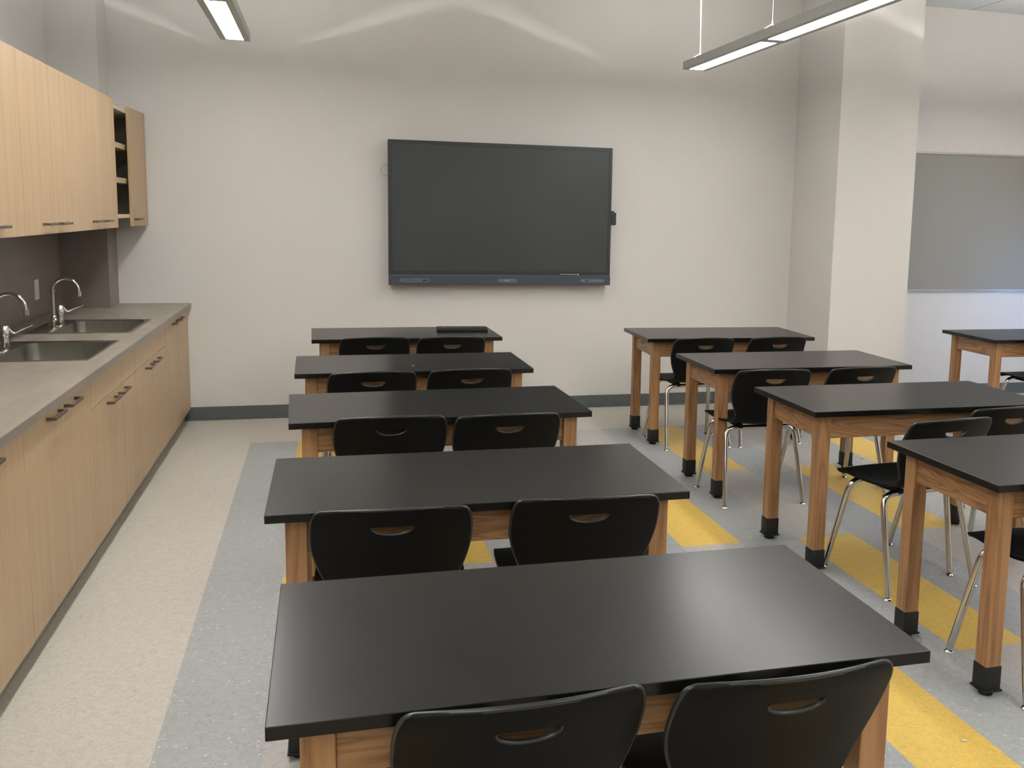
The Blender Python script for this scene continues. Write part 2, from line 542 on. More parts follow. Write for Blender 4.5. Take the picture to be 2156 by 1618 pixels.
# ------------------------------------------------------------------ base cabinets
BX = -0.985
BY = [1.50, 2.52, 3.535, 4.515, 5.52, 6.535, 7.56]
def base_cab(y0, y1, sink, label):
    t = thing('base_cabinet', label, 'cabinet', (0, 0, 0), 0, 'base cabinets under the counter')
    xb, xf = XL+0.002, BX-0.021
    zt = 0.853
    ym = (y0+y1)/2
    if sink:                                   # open box so that the sink bowl fits inside
        bm = bmesh.new()
        box(bm, xb, xf, y0+0.001, y0+0.019, 0.10, zt); box(bm, xb, xf, y1-0.019, y1-0.001, 0.10, zt)
        box(bm, xb, xf, y0+0.019, y1-0.019, 0.10, 0.119); box(bm, xb, xb+0.012, y0+0.019, y1-0.019, 0.119, zt)
        box(bm, xf-0.019, xf, y0+0.019, y1-0.019, 0.80, zt)
    else:
        y1b = min(y1, 7.32)
        bm = bbox(xb, xf, y0+0.001, y1b, 0.10, zt)
        if y1 > 7.32: box(bm, -1.456, xf, 7.321, y1-0.001, 0.10, zt)
    obj('body', bm, M_CARC, t)
    for k in (0, 1):
        a, b2 = (y0, ym) if k == 0 else (ym, y1)
        top = 0.716 if sink else 0.851
        d = obj('door', bbox(BX-0.019, BX, a+DOOR_GAP, b2-DOOR_GAP, 0.098, top, bevel=0.001, seg=1), M_LAM, t)
        hy = (b2-0.125) if k == 0 else (a+0.125)
        pull(d, BX, hy, 0.688 if sink else 0.823, 0.17, 0.034)
    if sink:
        obj('false_front', bbox(BX-0.019, BX, y0+DOOR_GAP, y1-DOOR_GAP, 0.720, 0.851, bevel=0.001, seg=1), M_LAM, t)
    kb = obj('kick_board', bbox(-1.058, -1.040, y0, y1, 0, 0.0995), M_KICK, t)
    return t
labs = ['base cabinet at the bottom left frame edge, nearest the camera, mostly cut off',
        'light oak base cabinet at the left frame edge with one handle showing',
        'light oak base cabinet with two tall doors left of the near sink',
        'light oak sink base cabinet with false front under the near sink',
        'light oak sink base cabinet with false front under the far sink',
        'light oak base cabinet with two tall doors against the back wall']
for i in range(6):
    base_cab(BY[i], BY[i+1], i in (3, 4), labs[i])
o = obj('filler_strip', bbox(BX-0.03, BX-0.003, BY[6]+0.001, YB-0.001, 0.098, 0.852), M_LAM)
tag(o, 'narrow oak filler strip between the last base cabinet and the back wall', 'filler strip')

# ------------------------------------------------------------------ worktop with two cut-outs
S1, S2 = (4.80, 5.49), (5.83, 6.50)
SX0, SX1 = -1.600, -1.050
RIM = 0.018
xs = [XL+0.0005, SX0+RIM, SX1-RIM, -0.963]
ys = [1.2, S1[0]+RIM, S1[1]-RIM, S2[0]+RIM, S2[1]-RIM, 7.314, YB-0.001]
bm = bmesh.new()
vt = {}
def gv(x, y, z):
    k = (round(x, 5), round(y, 5), round(z, 5))
    if k not in vt: vt[k] = bm.verts.new(k)
    return vt[k]
cells = {}
xs2 = [XL+0.013, -1.445, SX1-RIM, -0.963]
allx = sorted(set(xs + [-1.445]))
ZT0, ZT1 = 0.855, 0.890
def solid(xa, xb, ya, yb):
    mx, my = (xa+xb)/2, (ya+yb)/2
    if my > 7.314 and mx < -1.445: return False
    for s in (S1, S2):
        if s[0]+RIM < my < s[1]-RIM and SX0+RIM < mx < SX1-RIM: return False
    return True
for i in range(len(allx)-1):
    for j in range(len(ys)-1):
        cells[i, j] = solid(allx[i], allx[i+1], ys[j], ys[j+1])
for (i, j), on in cells.items():
    if not on: continue
    a, b2, c, d = allx[i], allx[i+1], ys[j], ys[j+1]
    bm.faces.new((gv(a, c, ZT1), gv(b2, c, ZT1), gv(b2, d, ZT1), gv(a, d, ZT1)))
    bm.faces.new((gv(a, c, ZT0), gv(a, d, ZT0), gv(b2, d, ZT0), gv(b2, c, ZT0)))
    for (di, dj, p, q) in ((-1, 0, (a, c), (a, d)), (1, 0, (b2, d), (b2, c)), (0, -1, (b2, c), (a, c)), (0, 1, (a, d), (b2, d))):
        if not cells.get((i+di, j+dj), False):
            bm.faces.new((gv(*p, ZT0), gv(*q, ZT0), gv(*q, ZT1), gv(*p, ZT1)))
wt = obj('worktop', bm, M_COUNTER)
tag(wt, 'long grey stone-look worktop holding both steel sinks', 'worktop')
eb = obj('edge_strip', bbox(-0.963, -0.9615, 1.2, YB-0.001, ZT0, ZT1-0.0015), M_EDGEGREY, wt)

# ------------------------------------------------------------------ sinks
def rrect(x0, x1, y0, y1, r, z, n=6):
    pts = []
    for cx, cy, a0 in ((x1-r, y1-r, 0), (x0+r, y1-r, 90), (x0+r, y0+r, 180), (x1-r, y0+r, 270)):
        for k in range(n+1):
            a = R(a0+90*k/n)
            pts.append((cx+r*math.cos(a), cy+r*math.sin(a), z))
    return pts
def make_sink(y0, y1, label):
    t = thing('sink', label, 'sink', (0, 0, 0), 0, 'steel sinks in the worktop')
    bx0, bx1, by0, by1 = SX0+0.125, SX1-0.032, y0+0.03, y1-0.03
    loops = [rrect(SX0, SX1, y0, y1, 0.012, 0.8905), rrect(SX0, SX1, y0, y1, 0.012, 0.8945),
             rrect(SX0+0.007, SX1-0.007, y0+0.007, y1-0.007, 0.012, 0.8955),
             rrect(SX0+0.011, SX1-0.011, y0+0.011, y1-0.011, 0.012, 0.8925),
             rrect(bx0-0.006, bx1+0.006, by0-0.006, by1+0.006, 0.058, 0.8920),
             rrect(bx0, bx1, by0, by1, 0.055, 0.888),
             rrect(bx0+0.003, bx1-0.003, by0+0.003, by1-0.003, 0.053, 0.72),
             rrect(bx0+0.010, bx1-0.010, by0+0.010, by1-0.010, 0.05, 0.700),
             rrect(bx0+0.035, bx1-0.035, by0+0.035, by1-0.035, 0.04, 0.692)]
    bm = bmesh.new()
    rr = [[bm.verts.new(p) for p in L] for L in loops]
    n = len(rr[0])
    for A, B in zip(rr, rr[1:]):
        for k in range(n):
            bm.faces.new((A[k], A[(k+1) % n], B[(k+1) % n], B[k]))
    bm.faces.new(rr[-1])
    # outer skin so the shell has thickness under the worktop
    under = [rrect(bx0-0.002, bx1+0.002, by0-0.002, by1+0.002, 0.055, 0.886), rrect(bx0-0.0, bx1+0.0, by0-0.0, by1+0.0, 0.055, 0.70),
             rrect(bx0+0.035, bx1-0.035, by0+0.035, by1-0.035, 0.04, 0.688)]
    uu = [[bm.verts.new(p) for p in L] for L in under]
    for A, B in zip(uu, uu[1:]):
        for k in range(n):
            bm.faces.new((A[k], A[(k+1) % n], B[(k+1) % n], B[k]))
    bm.faces.new(uu[-1])
    obj('basin', bm, M_STEEL, t, 40)
    dr = bmesh.new()
    lathe(dr, [(0.0, 0.0005), (0.03, 0.0005), (0.04, 0.003), (0.045, 0.003), (0.045, 0.0)], ((bx0+bx1)/2, (by0+by1)/2, 0.6922))
    obj('drain', dr, M_CHROME, t, 40)
    # overflow slot near the front inner corner
    return t
make_sink(*S1, 'stainless steel drop-in sink nearer the camera, at the left edge')
make_sink(*S2, 'stainless steel drop-in sink farther from the camera, near the back wall')

def make_faucet(label, x, y):
    t = thing('faucet', label, 'faucet', (x, y, 0.8925), 0, 'gooseneck faucets on the sinks')
    b0 = bmesh.new()
    lathe(b0, [(0.026, 0), (0.026, 0.004), (0.017, 0.012), (0.017, 0.035), (0.020, 0.038), (0.020, 0.048), (0.014, 0.055), (0.016, 0.062), (0.012, 0.070)])
    tube(b0, [(0, -0.018, 0.028), (0, -0.040, 0.028)], 0.007)
    obj('base', b0, M_CHROME, t, 40)
    pts = [(0, 0, 0.065), (0, 0, 0.12), (0, 0, 0.18), (0, 0, 0.215)]
    rr_ = 0.068
    for k in range(1, 15):
        a = PI - PI*0.96*k/14
        pts.append((rr_+rr_*math.cos(a), 0, 0.215+rr_*math.sin(a)))
    lx = pts[-1]
    pts.append((lx[0]+0.001, 0, lx[2]-0.018))
    g = bmesh.new(); tube(g, pts, 0.0085, 14)
    tube(g, [(0, 0, 0.205), (0, 0, 0.219)], 0.0115, 14)
    obj('spout', g, M_CHROME, t, 50)
    ae = bmesh.new()
    tube(ae, [(lx[0]+0.001, 0, lx[2]-0.016), (lx[0]+0.001, 0, lx[2]-0.043)], 0.0125, 14)
    obj('aerator', ae, M_CHROME, t, 40)
    vb = bmesh.new()
    lathe(vb, [(0.027, 0), (0.027, 0.004), (0.019, 0.010), (0.018, 0.062), (0.022, 0.066), (0.0225, 0.108), (0.019, 0.116), (0.0, 0.118)], (0, 0.14, 0))
    body = obj('valve_body', vb, M_CHROME, t, 40)
    lv = bmesh.new()
    tube(lv, [(0.015, 0.14, 0.105), (0.034, 0.142, 0.082), (0.045, 0.145, 0.078), (0.07, 0.15, 0.095), (0.10, 0.155, 0.108), (0.118, 0.157, 0.116)], 0.004, 10,
         radii=[0.006, 0.006, 0.004, 0.004, 0.004, 0.006])
    obj('lever', lv, M_CHROME, body, 50)
    return t
f1 = make_faucet('chrome gooseneck faucet on the far sink, shown whole', -1.505, 6.10)
dup(f1, (-1.505, 5.07, 0.8925), 0, 'chrome gooseneck faucet on the near sink, cut by the left edge')

# ------------------------------------------------------------------ wall display
SXL, SXR, SZ0, SZ1 = 0.472, 2.243, 1.033, 2.135
SYF, SYK = 7.524, 7.59
t = thing('wall_display', 'large black interactive flat display switched off on the back wall', 'display', (0, 0, 0))
bm = bmesh.new()
box(bm, SXL, SXR, SYF+0.004, SYF+0.062, SZ0+0.078, SZ1)
bev(bm, 0.003, 1)
obj('housing', bm, M_BEZEL, t)
bm = bmesh.new(); box(bm, SXL+0.03, SXR-0.028, SYF+0.001, SYF+0.0035, SZ0+0.108, SZ1-0.03)
obj('screen', bm, M_SCREEN, t)
bm = bmesh.new()
y0, y1 = SYF, SYF+0.0039
box(bm, SXL+0.002, SXL+0.029, y0, y1, SZ0+0.08, SZ1-0.002); box(bm, SXR-0.027, SXR-0.002, y0, y1, SZ0+0.08, SZ1-0.002)
box(bm, SXL+0.029, SXR-0.027, y0, y1, SZ1-0.029, SZ1-0.002); box(bm, SXL+0.029, SXR-0.027, y0, y1, SZ0+0.08, SZ0+0.107)
obj('bezel', bm, M_BEZEL, t)
bar = obj('lower_bar', bbox(SXL, SXR, SYF-0.008, SYF+0.06, SZ0, SZ0+0.076, bevel=0.003), M_BAR, t)
obj('silver_line', bbox(SXL+0.015, SXR-0.006, SYF-0.010, SYF-0.004, SZ0+0.0745, SZ0+0.0785), M_TRIM, t)
def pill(xc, zc, w, h, marks):
    bm = bmesh.new()
    yy = SYF-0.008
    r = h/2; pts = []
    for cx, a0 in ((xc+w/2-r, -90), (xc-w/2+r, 90)):
        for k in range(9):
            a = R(a0+180*k/8); pts.append((cx+r*math.cos(a), zc+r*math.sin(a)))
    A = [bm.verts.new((x, yy, z)) for x, z in pts]; B = [bm.verts.new((x, yy-0.002, z)) for x, z in pts]
    bm.faces.new(B); n = len(A)
    for k in range(n): bm.faces.new((A[k], A[(k+1) % n], B[(k+1) % n], B[k]))
    p = obj('port_plate', bm, M_PILL, bar)
    for dx, dz, ww, hh, dark in marks:
        obj('port' if dark else 'marking', bbox(xc+dx-ww/2, xc+dx+ww/2, yy-0.0030, yy-0.002, zc+dz-hh/2, zc+dz+hh/2), M_DARKMARK if dark else M_PALEMARK, bar)
zc = SZ0+0.037
pill(SXL+0.195, zc, 0.232, 0.030, [(-0.08, -0.002, 0.012, 0.004, 1), (-0.06, 0.0, 0.012, 0.005, 1), (-0.038, 0.003, 0.006, 0.014, 1), (-0.015, -0.001, 0.012, 0.005, 1), (0.006, -0.001, 0.012, 0.005, 1), (0.026, -0.002, 0.009, 0.005, 1), (0.077, 0.0, 0.040, 0.010, 1)])
pill((SXL+SXR)/2+0.035, zc, 0.155, 0.030, [(-0.003, 0.001, 0.036, 0.009, 0)])
pill(SXR-0.150, zc, 0.205, 0.030, [(-0.082, 0, 0.010, 0.010, 0), (-0.045, 0, 0.018, 0.008, 1), (-0.018, 0, 0.008, 0.006, 0), (0.002, 0, 0.010, 0.005, 0), (0.022, 0, 0.008, 0.006, 0), (0.042, 0, 0.008, 0.006, 0), (0.064, 0, 0.014, 0.006, 0)])
bm = bmesh.new()
box(bm, 0.95, 1.8, SYF+0.062, YB-0.001, 1.35, 1.85)
obj('wall_mount', bm, M_BEZEL, t)
pn = bmesh.new()
tube(pn, [(SXR-0.425, SYF-0.012, SZ0+0.0865), (SXR-0.275, SYF-0.012, SZ0+0.0865)], 0.0045, 10)
o = obj('stylus', pn, M_TRIM); tag(o, 'thin pale stylus lying on the ledge of the wall display', 'stylus')
cp = bmesh.new(); tube(cp, [(SXR-0.2755, SYF-0.012, SZ0+0.0865), (SXR-0.268, SYF-0.012, SZ0+0.0865)], 0.0052, 10)
obj('tip', cp, M_WHITE, o)
md = thing('camera_module', 'small black box clipped to the right side of the wall display', 'module', (SXR+0.001, SYF+0.015, 1.572))
bm = bmesh.new(); box(bm, 0, 0.046, 0, 0.05, -0.052, 0.050); bev(bm, 0.005, 2)
obj('body', bm, M_BEZEL, md)
bm = bmesh.new(); box(bm, 0.003, 0.030, 0.006, 0.044, 0.050, 0.062); bev(bm, 0.004, 2)
obj('cap', bm, M_DARKMARK, md)
wr = bmesh.new()
pts = []
for k in range(15):
    a = R(60+245*k/14)
    pts.append((SXL+0.012+0.070*math.cos(a)*0.95, YB-0.03, 1.905+0.046*math.sin(a)))
pts[-1] = (SXL+0.04, YB-0.03, 1.868)
pts = [(SXL+0.035, YB-0.03, 1.93)] + pts[2:]
tube(wr, pts, 0.0014, 6)
o = obj('wire_loop', wr, M_THREAD); tag(o, 'thin dark wire loop sticking out behind the display on its left', 'wire')

# ------------------------------------------------------------------ tackboard
t = thing('tackboard', 'grey fabric tackboard with aluminium frame on the right back wall', 'tackboard', (0, 0, 0))
TX0, TX1, TZ0, TZ1 = 4.74, 6.8, 0.975, 2.225
obj('panel', bbox(TX0+0.018, TX1-0.018, YB-0.014, YB-0.001, TZ0+0.018, TZ1-0.018), M_TACK, t)
bm = bmesh.new()
box(bm, TX0, TX1, YB-0.022, YB-0.001, TZ1-0.018, TZ1); box(bm, TX0, TX1, YB-0.022, YB-0.001, TZ0, TZ0+0.018)
box(bm, TX0, TX0+0.018, YB-0.022, YB-0.001, TZ0+0.018, TZ1-0.018); box(bm, TX1-0.018, TX1, YB-0.022, YB-0.001, TZ0+0.018, TZ1-0.018)
obj('frame', bm, M_ALU, t)

# ------------------------------------------------------------------ pendant lights
def make_pendant(label, x, yend, nseg, z0=2.65):
    """linear pendant running towards -y from its far end"""
    t = thing('pendant_light', label, 'light', (x, yend, z0), 0, 'linear pendant lights')
    W2, H = 0.089, 0.055
    seg = 1.275
    L = nseg*seg+0.02
    bm = bmesh.new()
    th = 0.004
    # open-topped trough: side walls, end plates, underside with lens openings
    box(bm, -W2, -W2+th, -L, 0, 0, H); box(bm, W2-th, W2, -L, 0, 0, H)
    box(bm, -W2+th, W2-th, -th, 0, 0, H); box(bm, -W2+th, W2-th, -L, -L+th, 0, H)
    lw = 0.052
    box(bm, -W2+th, -lw, -L+th, -th, 0, 0.004); box(bm, lw, W2-th, -L+th, -th, 0, 0.004)
    spans = []
    for k in range(nseg):
        a = -0.03 - k*seg; b2 = a-1.185
        spans.append((b2, a))
    edges = [-th] + [v for s in spans for v in (s[1], s[0])] + [-L+th]
    for k in range(0, len(edges), 2):
        if edges[k]-edges[k+1] > 1e-4: box(bm, -lw, lw, edges[k+1], edges[k], 0, 0.004)
    box(bm, -W2+th, W2-th, -L+th, -th, 0.022, 0.026)      # inner tray carrying the upper strip
    hs = obj('housing', bm, M_LIGHTBODY, t)
    for b2, a in spans:
        obj('lens', bbox(-lw+0.0005, lw-0.0005, b2+0.0005, a-0.0005, 0.0015, 0.005), M_LENS, t)
    obj('uplight_strip', bbox(-0.005, 0.005, -L+0.05, -0.05, 0.0262, 0.028), M_UP, t)
    obj('added_slit_lid', bbox(-0.050, 0.050, -L+0.012, -0.012, 0.0475, 0.0550), M_LIGHTBODY, t)  # unseen lid, added so the side slits throw streaks on the wall
    obj('added_glow_sheet', bbox(-0.048, 0.048, -L+0.014, -0.014, 0.0552, 0.0560), M_UPC, t)  # unseen glowing sheet, added to brighten upper wall and ceiling
    for y in (-0.10, -1.25, -L+1.25, -L+0.10):
        w = bmesh.new()
        tube(w, [(0, y, H+0.045), (0, y, ZC-z0)], 0.0012, 6)
        for sx in (-1, 1):
            tube(w, [(sx*(W2-0.006), y+0.0, H-0.004), (0, y, H+0.048)], 0.0016, 6)
        tube(w, [(0, y, H+0.035), (0, y, H+0.06)], 0.004, 8)
        obj('suspension_cable', w, M_CABLE, t, 60)
    cb = bmesh.new()
    tube(cb, [(0.004, -0.088, H-0.004), (0.004, -0.09, H+0.10), (-0.002, -0.094, H+0.25), (-0.010, -0.098, H+0.40), (-0.004, -0.1, H+0.55), (-0.006, -0.098, ZC-z0)], 0.0036, 8)
    obj('power_cord', cb, M_CABLE, t, 60)
    return t
p1 = make_pendant('lit grey linear pendant light at top left, hung over the aisle by the cabinets', -0.526, 6.68, 4)
dup(p1, (2.59, 6.68, 2.65), 0, 'lit grey linear pendant light at top right, hung over the right desks')
dup(p1, (5.70, 6.68, 2.65), 0, 'linear pendant light outside the frame on the window side, nearest the back wall')
for k, x in enumerate((-0.526, 2.59, 5.70)):
    dup(p1, (x, 0.90, 2.65), 0, ('linear pendant light outside the frame, hung behind the camera ' + ('on the cabinet side', 'in the middle row', 'on the window side')[k]))

# ------------------------------------------------------------------ lab tables
TW, TD, TT, TH = 1.2514, 0.632, 0.0253, 0.762
OV, LG = 0.052, 0.060
def make_table(label, loc, rz, emblem):
    t = thing('lab_table', label, 'table', loc, rz, 'black topped oak lab tables')
    bm = bmesh.new(); box(bm, 0, TW, 0, TD, TH-TT, TH); bev(bm, 0.0018, 2)
    obj('tabletop', bm, M_EPOXY, t)
    z0, z1 = 0.625, TH-TT
    ap = 0.022; ins = 0.012
    a = obj('apron', bbox(OV+LG, TW-OV-LG, OV+ins, OV+ins+ap, z0, z1, bevel=0.0015, seg=1), M_OAKX, t)
    obj('apron', bbox(OV+LG, TW-OV-LG, TD-OV-ins-ap, TD-OV-ins, z0, z1, bevel=0.0015, seg=1), M_OAKX, t)
    l = obj('apron', bbox(OV+ins, OV+ins+ap, OV+LG, TD-OV-LG, z0, z1, bevel=0.0015, seg=1), M_OAKY, t)
    obj('apron', bbox(TW-OV-ins-ap, TW-OV-ins, OV+LG, TD-OV-LG, z0, z1, bevel=0.0015, seg=1), M_OAKY, t)
    for x in (OV, TW-OV-LG):
        for y in (OV, TD-OV-LG):
            lg = obj('leg', bbox(x, x+LG, y, y+LG, 0.104, z1, bevel=0.002, seg=1), M_OAKZ, t)
            bm = bmesh.new()
            g = 0.003
            box(bm, x-g, x+LG+g, y-g, y+LG+g, 0.022, 0.108)
            bt = bmesh.new()
            bev(bm, 0.004, 2)
            box(bm, x-g-0.004, x+LG+g+0.004, y-g-0.004, y+LG+g+0.004, 0.018, 0.0245)
            lathe(bm, [(0.012, 0.012), (0.012, 0.022)], (x+LG/2, y+LG/2, 0), 12)
            lathe(bm, [(0.024, 0.0), (0.024, 0.008), (0.018, 0.013)], (x+LG/2, y+LG/2, 0), 18)
            bt.free()
            obj('boot', bm, M_RUBBER, lg, 30)
    if emblem:
        bm = bmesh.new()
        # oval ring pressed on the short apron with faint raised strokes inside
        yc, zc = TD*0.56, 0.690
        pts = [(OV+ins-0.001, yc+0.030*math.cos(2*PI*k/24), zc+0.021*math.sin(2*PI*k/24)) for k in range(25)]
        tube(bm, pts, 0.0022, 6, cap=False)
        for dy in (-0.013, 0.0, 0.013):
            box(bm, OV+ins-0.0022, OV+ins, yc+dy-0.004, yc+dy+0.004, zc-0.009, zc-0.005)
            box(bm, OV+ins-0.0022, OV+ins, yc+dy-0.004, yc+dy+0.004, zc+0.005, zc+0.009)
            box(bm, OV+ins-0.0022, OV+ins, yc+dy-0.004, yc+dy-0.001, zc-0.005, zc+0.005)
        obj('emblem', bm, M_OAKY, t, 60)
    return t

TABLES = [  # x, y, rot, label, emblem
    (-0.10640, 1.55232, 0.00138, 'black topped oak lab table nearest the camera in the left column', 0),
    (-0.17261, 2.70037, -0.00538, 'black topped oak lab table second from the camera in the left column', 0),
    (-0.14825, 3.87972, 0.02949, 'black topped oak lab table in the middle of the left column', 0),
    (-0.15948, 5.06468, 0.01179, 'black topped oak lab table fourth from the camera, left column', 0),
    (-0.09149, 6.40237, 0.01331, 'black topped oak lab table below the display with a keyboard on it', 0),
    (2.08956, 2.55256, 0.01331, 'black topped oak lab table nearest the camera in the right column, cut by the frame', 0),
    (2.06921, 3.72996, -0.00211, 'black topped oak lab table second in the right column, oval emblem on its side', 1),
    (2.08209, 4.90084, -0.00825, 'black topped oak lab table third from the camera in the right column', 0),
    (2.13840, 6.21805, -0.03715, 'black topped oak lab table farthest back in the right column, small emblem on its side', 1),
    (4.67383, 5.87248, -0.01166, 'black topped oak lab table at the right edge by the tackboard wall', 0),
]
for x, y, rz, lab, em in TABLES:
    make_table(lab, (x, y, 0), rz, em)

# ------------------------------------------------------------------ chairs
PROF = [  # y, z, half width, forward curl at the sides, rise at the sides
    (0.243, 0.436, 0.160, -0.030, 0.000),
    (0.240, 0.448, 0.190, -0.034, 0.000),
    (0.222, 0.460, 0.214, -0.028, 0.002),
    (0.180, 0.466, 0.226, -0.010, 0.006),
    (0.110, 0.465, 0.230, 0.000, 0.010),
    (0.020, 0.458, 0.229, 0.000, 0.014),
    (-0.070, 0.453, 0.220, 0.000, 0.018),
    (-0.140, 0.457, 0.203, 0.010, 0.020),
    (-0.188, 0.475, 0.182, 0.022, 0.016),
    (-0.215, 0.510, 0.176, 0.034, 0.006),
    (-0.230, 0.555, 0.189, 0.042, 0.000),
    (-0.245, 0.605, 0.207, 0.046, -0.003),
    (-0.266, 0.665, 0.220, 0.046, -0.005),
    (-0.290, 0.720, 0.221, 0.044, -0.007),
    (-0.306, 0.755, 0.218, 0.043, -0.009),
    (-0.314, 0.775, 0.212, 0.042, -0.010),
    (-0.318, 0.786, 0.202, 0.042, -0.011),
    (-0.320, 0.791, 0.184, 0.042, -0.012),
]
def cr(p0, p1, p2, p3, t):
    return tuple(0.5*((2*b)+(-a+c)*t+(2*a-5*b+4*c-d)*t*t+(-a+3*b-3*c+d)*t**3) for a, b, c, d in zip(p0, p1, p2, p3))
def prof_rows(lo, hi, sub):
    rows = []
    n = len(PROF)
    for i in range(lo, hi):
        P = [PROF[max(0, min(n-1, i+k))] for k in (-1, 0, 1, 2)]
        for k in range(sub): rows.append(cr(*P, k/sub))
    rows.append(PROF[hi])
    return rows
def shell_mesh(lo, hi, th, sub=3, nu=22):
    rows = prof_rows(lo, hi, sub)
    def pt(row, u):
        y, z, hw, cy, cz = row
        return Vector((u*hw, y+cy*u*u, z+cz*u*u))
    G = [[pt(r, -1+2*k/nu) for k in range(nu+1)] for r in rows]
    Nn = []
    for j in range(len(G)):
        rowN = []
        for k in range(nu+1):
            a = G[min(j+1, len(G)-1)][k]-G[max(j-1, 0)][k]
            b2 = G[j][min(k+1, nu)]-G[j][max(k-1, 0)]
            rowN.append(b2.cross(a).normalized())
        Nn.append(rowN)
    bm = bmesh.new()
    A = [[bm.verts.new(G[j][k]+Nn[j][k]*th/2) for k in range(nu+1)] for j in range(len(G))]
    B = [[bm.verts.new(G[j][k]-Nn[j][k]*th/2) for k in range(nu+1)] for j in range(len(G))]
    nj = len(G)
    for j in range(nj-1):
        for k in range(nu):
            bm.faces.new((A[j][k], A[j][k+1], A[j+1][k+1], A[j+1][k]))
            bm.faces.new((B[j][k], B[j+1][k], B[j+1][k+1], B[j][k+1]))
    for j in range(nj-1):
        bm.faces.new((A[j][0], A[j+1][0], B[j+1][0], B[j][0]))
        bm.faces.new((A[j][nu], B[j][nu], B[j+1][nu], A[j+1][nu]))
    for k in range(nu):
        bm.faces.new((A[0][k], B[0][k], B[0][k+1], A[0][k+1]))
        bm.faces.new((A[-1][k], A[-1][k+1], B[-1][k+1], B[-1][k]))
    return bm, pt, rows

def half_moon(w, h, n=14):
    """flat-topped half moon outline, x from -w..w, top at 0, bottom at -h"""
    pts = [(-w, 0.0), (w, 0.0)]
    for k in range(1, n):
        a = PI*k/n
        pts.append((w*math.cos(a)*1.0, -h*(math.sin(a)**0.75)))
    return pts

def make_chair(label, loc, rz):
    t = thing('student_chair', label, 'chair', loc, rz, 'black plastic student chairs')
    bm, _, _ = shell_mesh(0, 9, 0.010)
    obj('seat', bm, M_PLASTIC, t, 50)
    bm, pt, rows = shell_mesh(9, len(PROF)-1, 0.010)
    bk = obj('backrest', bm, M_PLASTIC, None, 50)
    # cut the half moon grip
    HZ, HY = 0.738, -0.30
    hm = half_moon(0.056, 0.026)
    cb = bmesh.new()
    A = [cb.verts.new((x, -0.45, HZ+z)) for x, z in hm]; B = [cb.verts.new((x, -0.15, HZ+z)) for x, z in hm]
    n = len(A)
    cb.faces.new(A); cb.faces.new(list(reversed(B)))
    for k in range(n): cb.faces.new((A[k], B[k], B[(k+1) % n], A[(k+1) % n]))
    cut = obj('cutter', cb, None)
    md_ = bk.modifiers.new('b', 'BOOLEAN'); md_.operation = 'DIFFERENCE'; md_.solver = 'EXACT'; md_.object = cut
    dg = bpy.context.evaluated_depsgraph_get(); dg.update()
    me = bpy.data.meshes.new_from_object(bk.evaluated_get(dg))
    bk.modifiers.clear(); bk.data = me
    me.materials.clear(); me.materials.append(M_PLASTIC)
    for p in me.polygons: p.use_smooth = True; p.material_index = 0
    me.set_sharp_from_angle(angle=R(40))
    bpy.data.objects.remove(cut)
    bk.parent = t
    def surf(x, z):           # point on the back (rear) face of the shell at x, z
        best = None
        for r0, r1 in zip(rows, rows[1:]):
            u = x/max(r0[2], 0.01)
            p, q = pt(r0, u), pt(r1, u)
            if p.z <= z <= q.z or best is None:
                f = 0 if q.z == p.z else max(0, min(1, (z-p.z)/(q.z-p.z)))
                best = p.lerp(q, f)
                if p.z <= z <= q.z: break
        return best
    rim = bmesh.new()
    hm2 = half_moon(0.0575, 0.0275)
    seq = [hm2[1]]+hm2[2:]+[hm2[0]]
    pts = []
    for x, z in seq:
        s = surf(x, HZ+z); pts.append((x, s.y-0.0055, HZ+z))
    tube(rim, pts, 0.0028, 8)
    obj('grip_rim', rim, M_PLEDGE, t, 60)
    # rolled top edge
    ed = bmesh.new()
    edge = []
    for r_ in rows[:-1]:
        edge.append(pt(r_, -1.0))
    for k in range(1, 14):
        edge.append(pt(PROF[-1], -1+2*k/14))
    for r_ in reversed(rows[:-1]):
        edge.append(pt(r_, 1.0))
    tube(ed, edge, 0.0056, 8)
    obj('rolled_edge', ed, M_PLEDGE, t, 60)
    # chrome legs: two inverted U frames
    def frame(y_top, z_top, x_top, xf, yf):
        pts = []
        rb = 0.065
        # left foot -> up -> bend -> across
        def side(s):
            top = Vector((s*x_top, y_top, z_top)); foot = Vector((s*xf, yf, 0.016))
            d = (foot-top).normalized()
            st = top + d*rb
            inn = top + Vector((-s*rb, 0, 0))
            arc = []
            for k in range(9):
                q = k/8
                arc.append((st*(1-q)**2 + top*2*q*(1-q) + inn*q*q))
            return foot, arc
        fl, al = side(-1); fr, ar = side(1)
        return fl, al, fr, ar
    Rt = 0.0138
    for (yt, zt, xt, xf, yf) in ((-0.115, 0.432, 0.205, 0.235, -0.225), (0.105, 0.440, 0.205, 0.247, 0.205)):
        fl, al, fr, ar = frame(yt, zt, xt, xf, yf)
        for foot, arc, s in ((fl, al, -1), (fr, ar, 1)):
            lb = bmesh.new()
            tube(lb, [foot]+[foot.lerp(arc[0], 0.5)]+arc, Rt, 14)
            lg = obj('leg', lb, M_CHROME, t, 60)
            gl = bmesh.new()
            lathe(gl, [(0.0175, 0.0), (0.0185, 0.004), (0.014, 0.010), (0.006, 0.014), (0.006, 0.022)], (foot.x, foot.y, 0), 16)
            obj('glide', gl, M_CHROME, lg, 50)
        cbm = bmesh.new()
        tube(cbm, [al[-1], ar[-1]], Rt, 14)
        obj('crossbar', cbm, M_CHROME, t, 60)
    rb_ = bmesh.new()
    for sx in (-0.12, 0.12):
        box(rb_, sx-0.012, sx+0.012, -0.13, 0.12, 0.430, 0.452)
    box(rb_, -0.108, 0.108, -0.02, 0.02, 0.438, 0.450)
    obj('seat_support', rb_, M_PLASTIC, t)
    return t

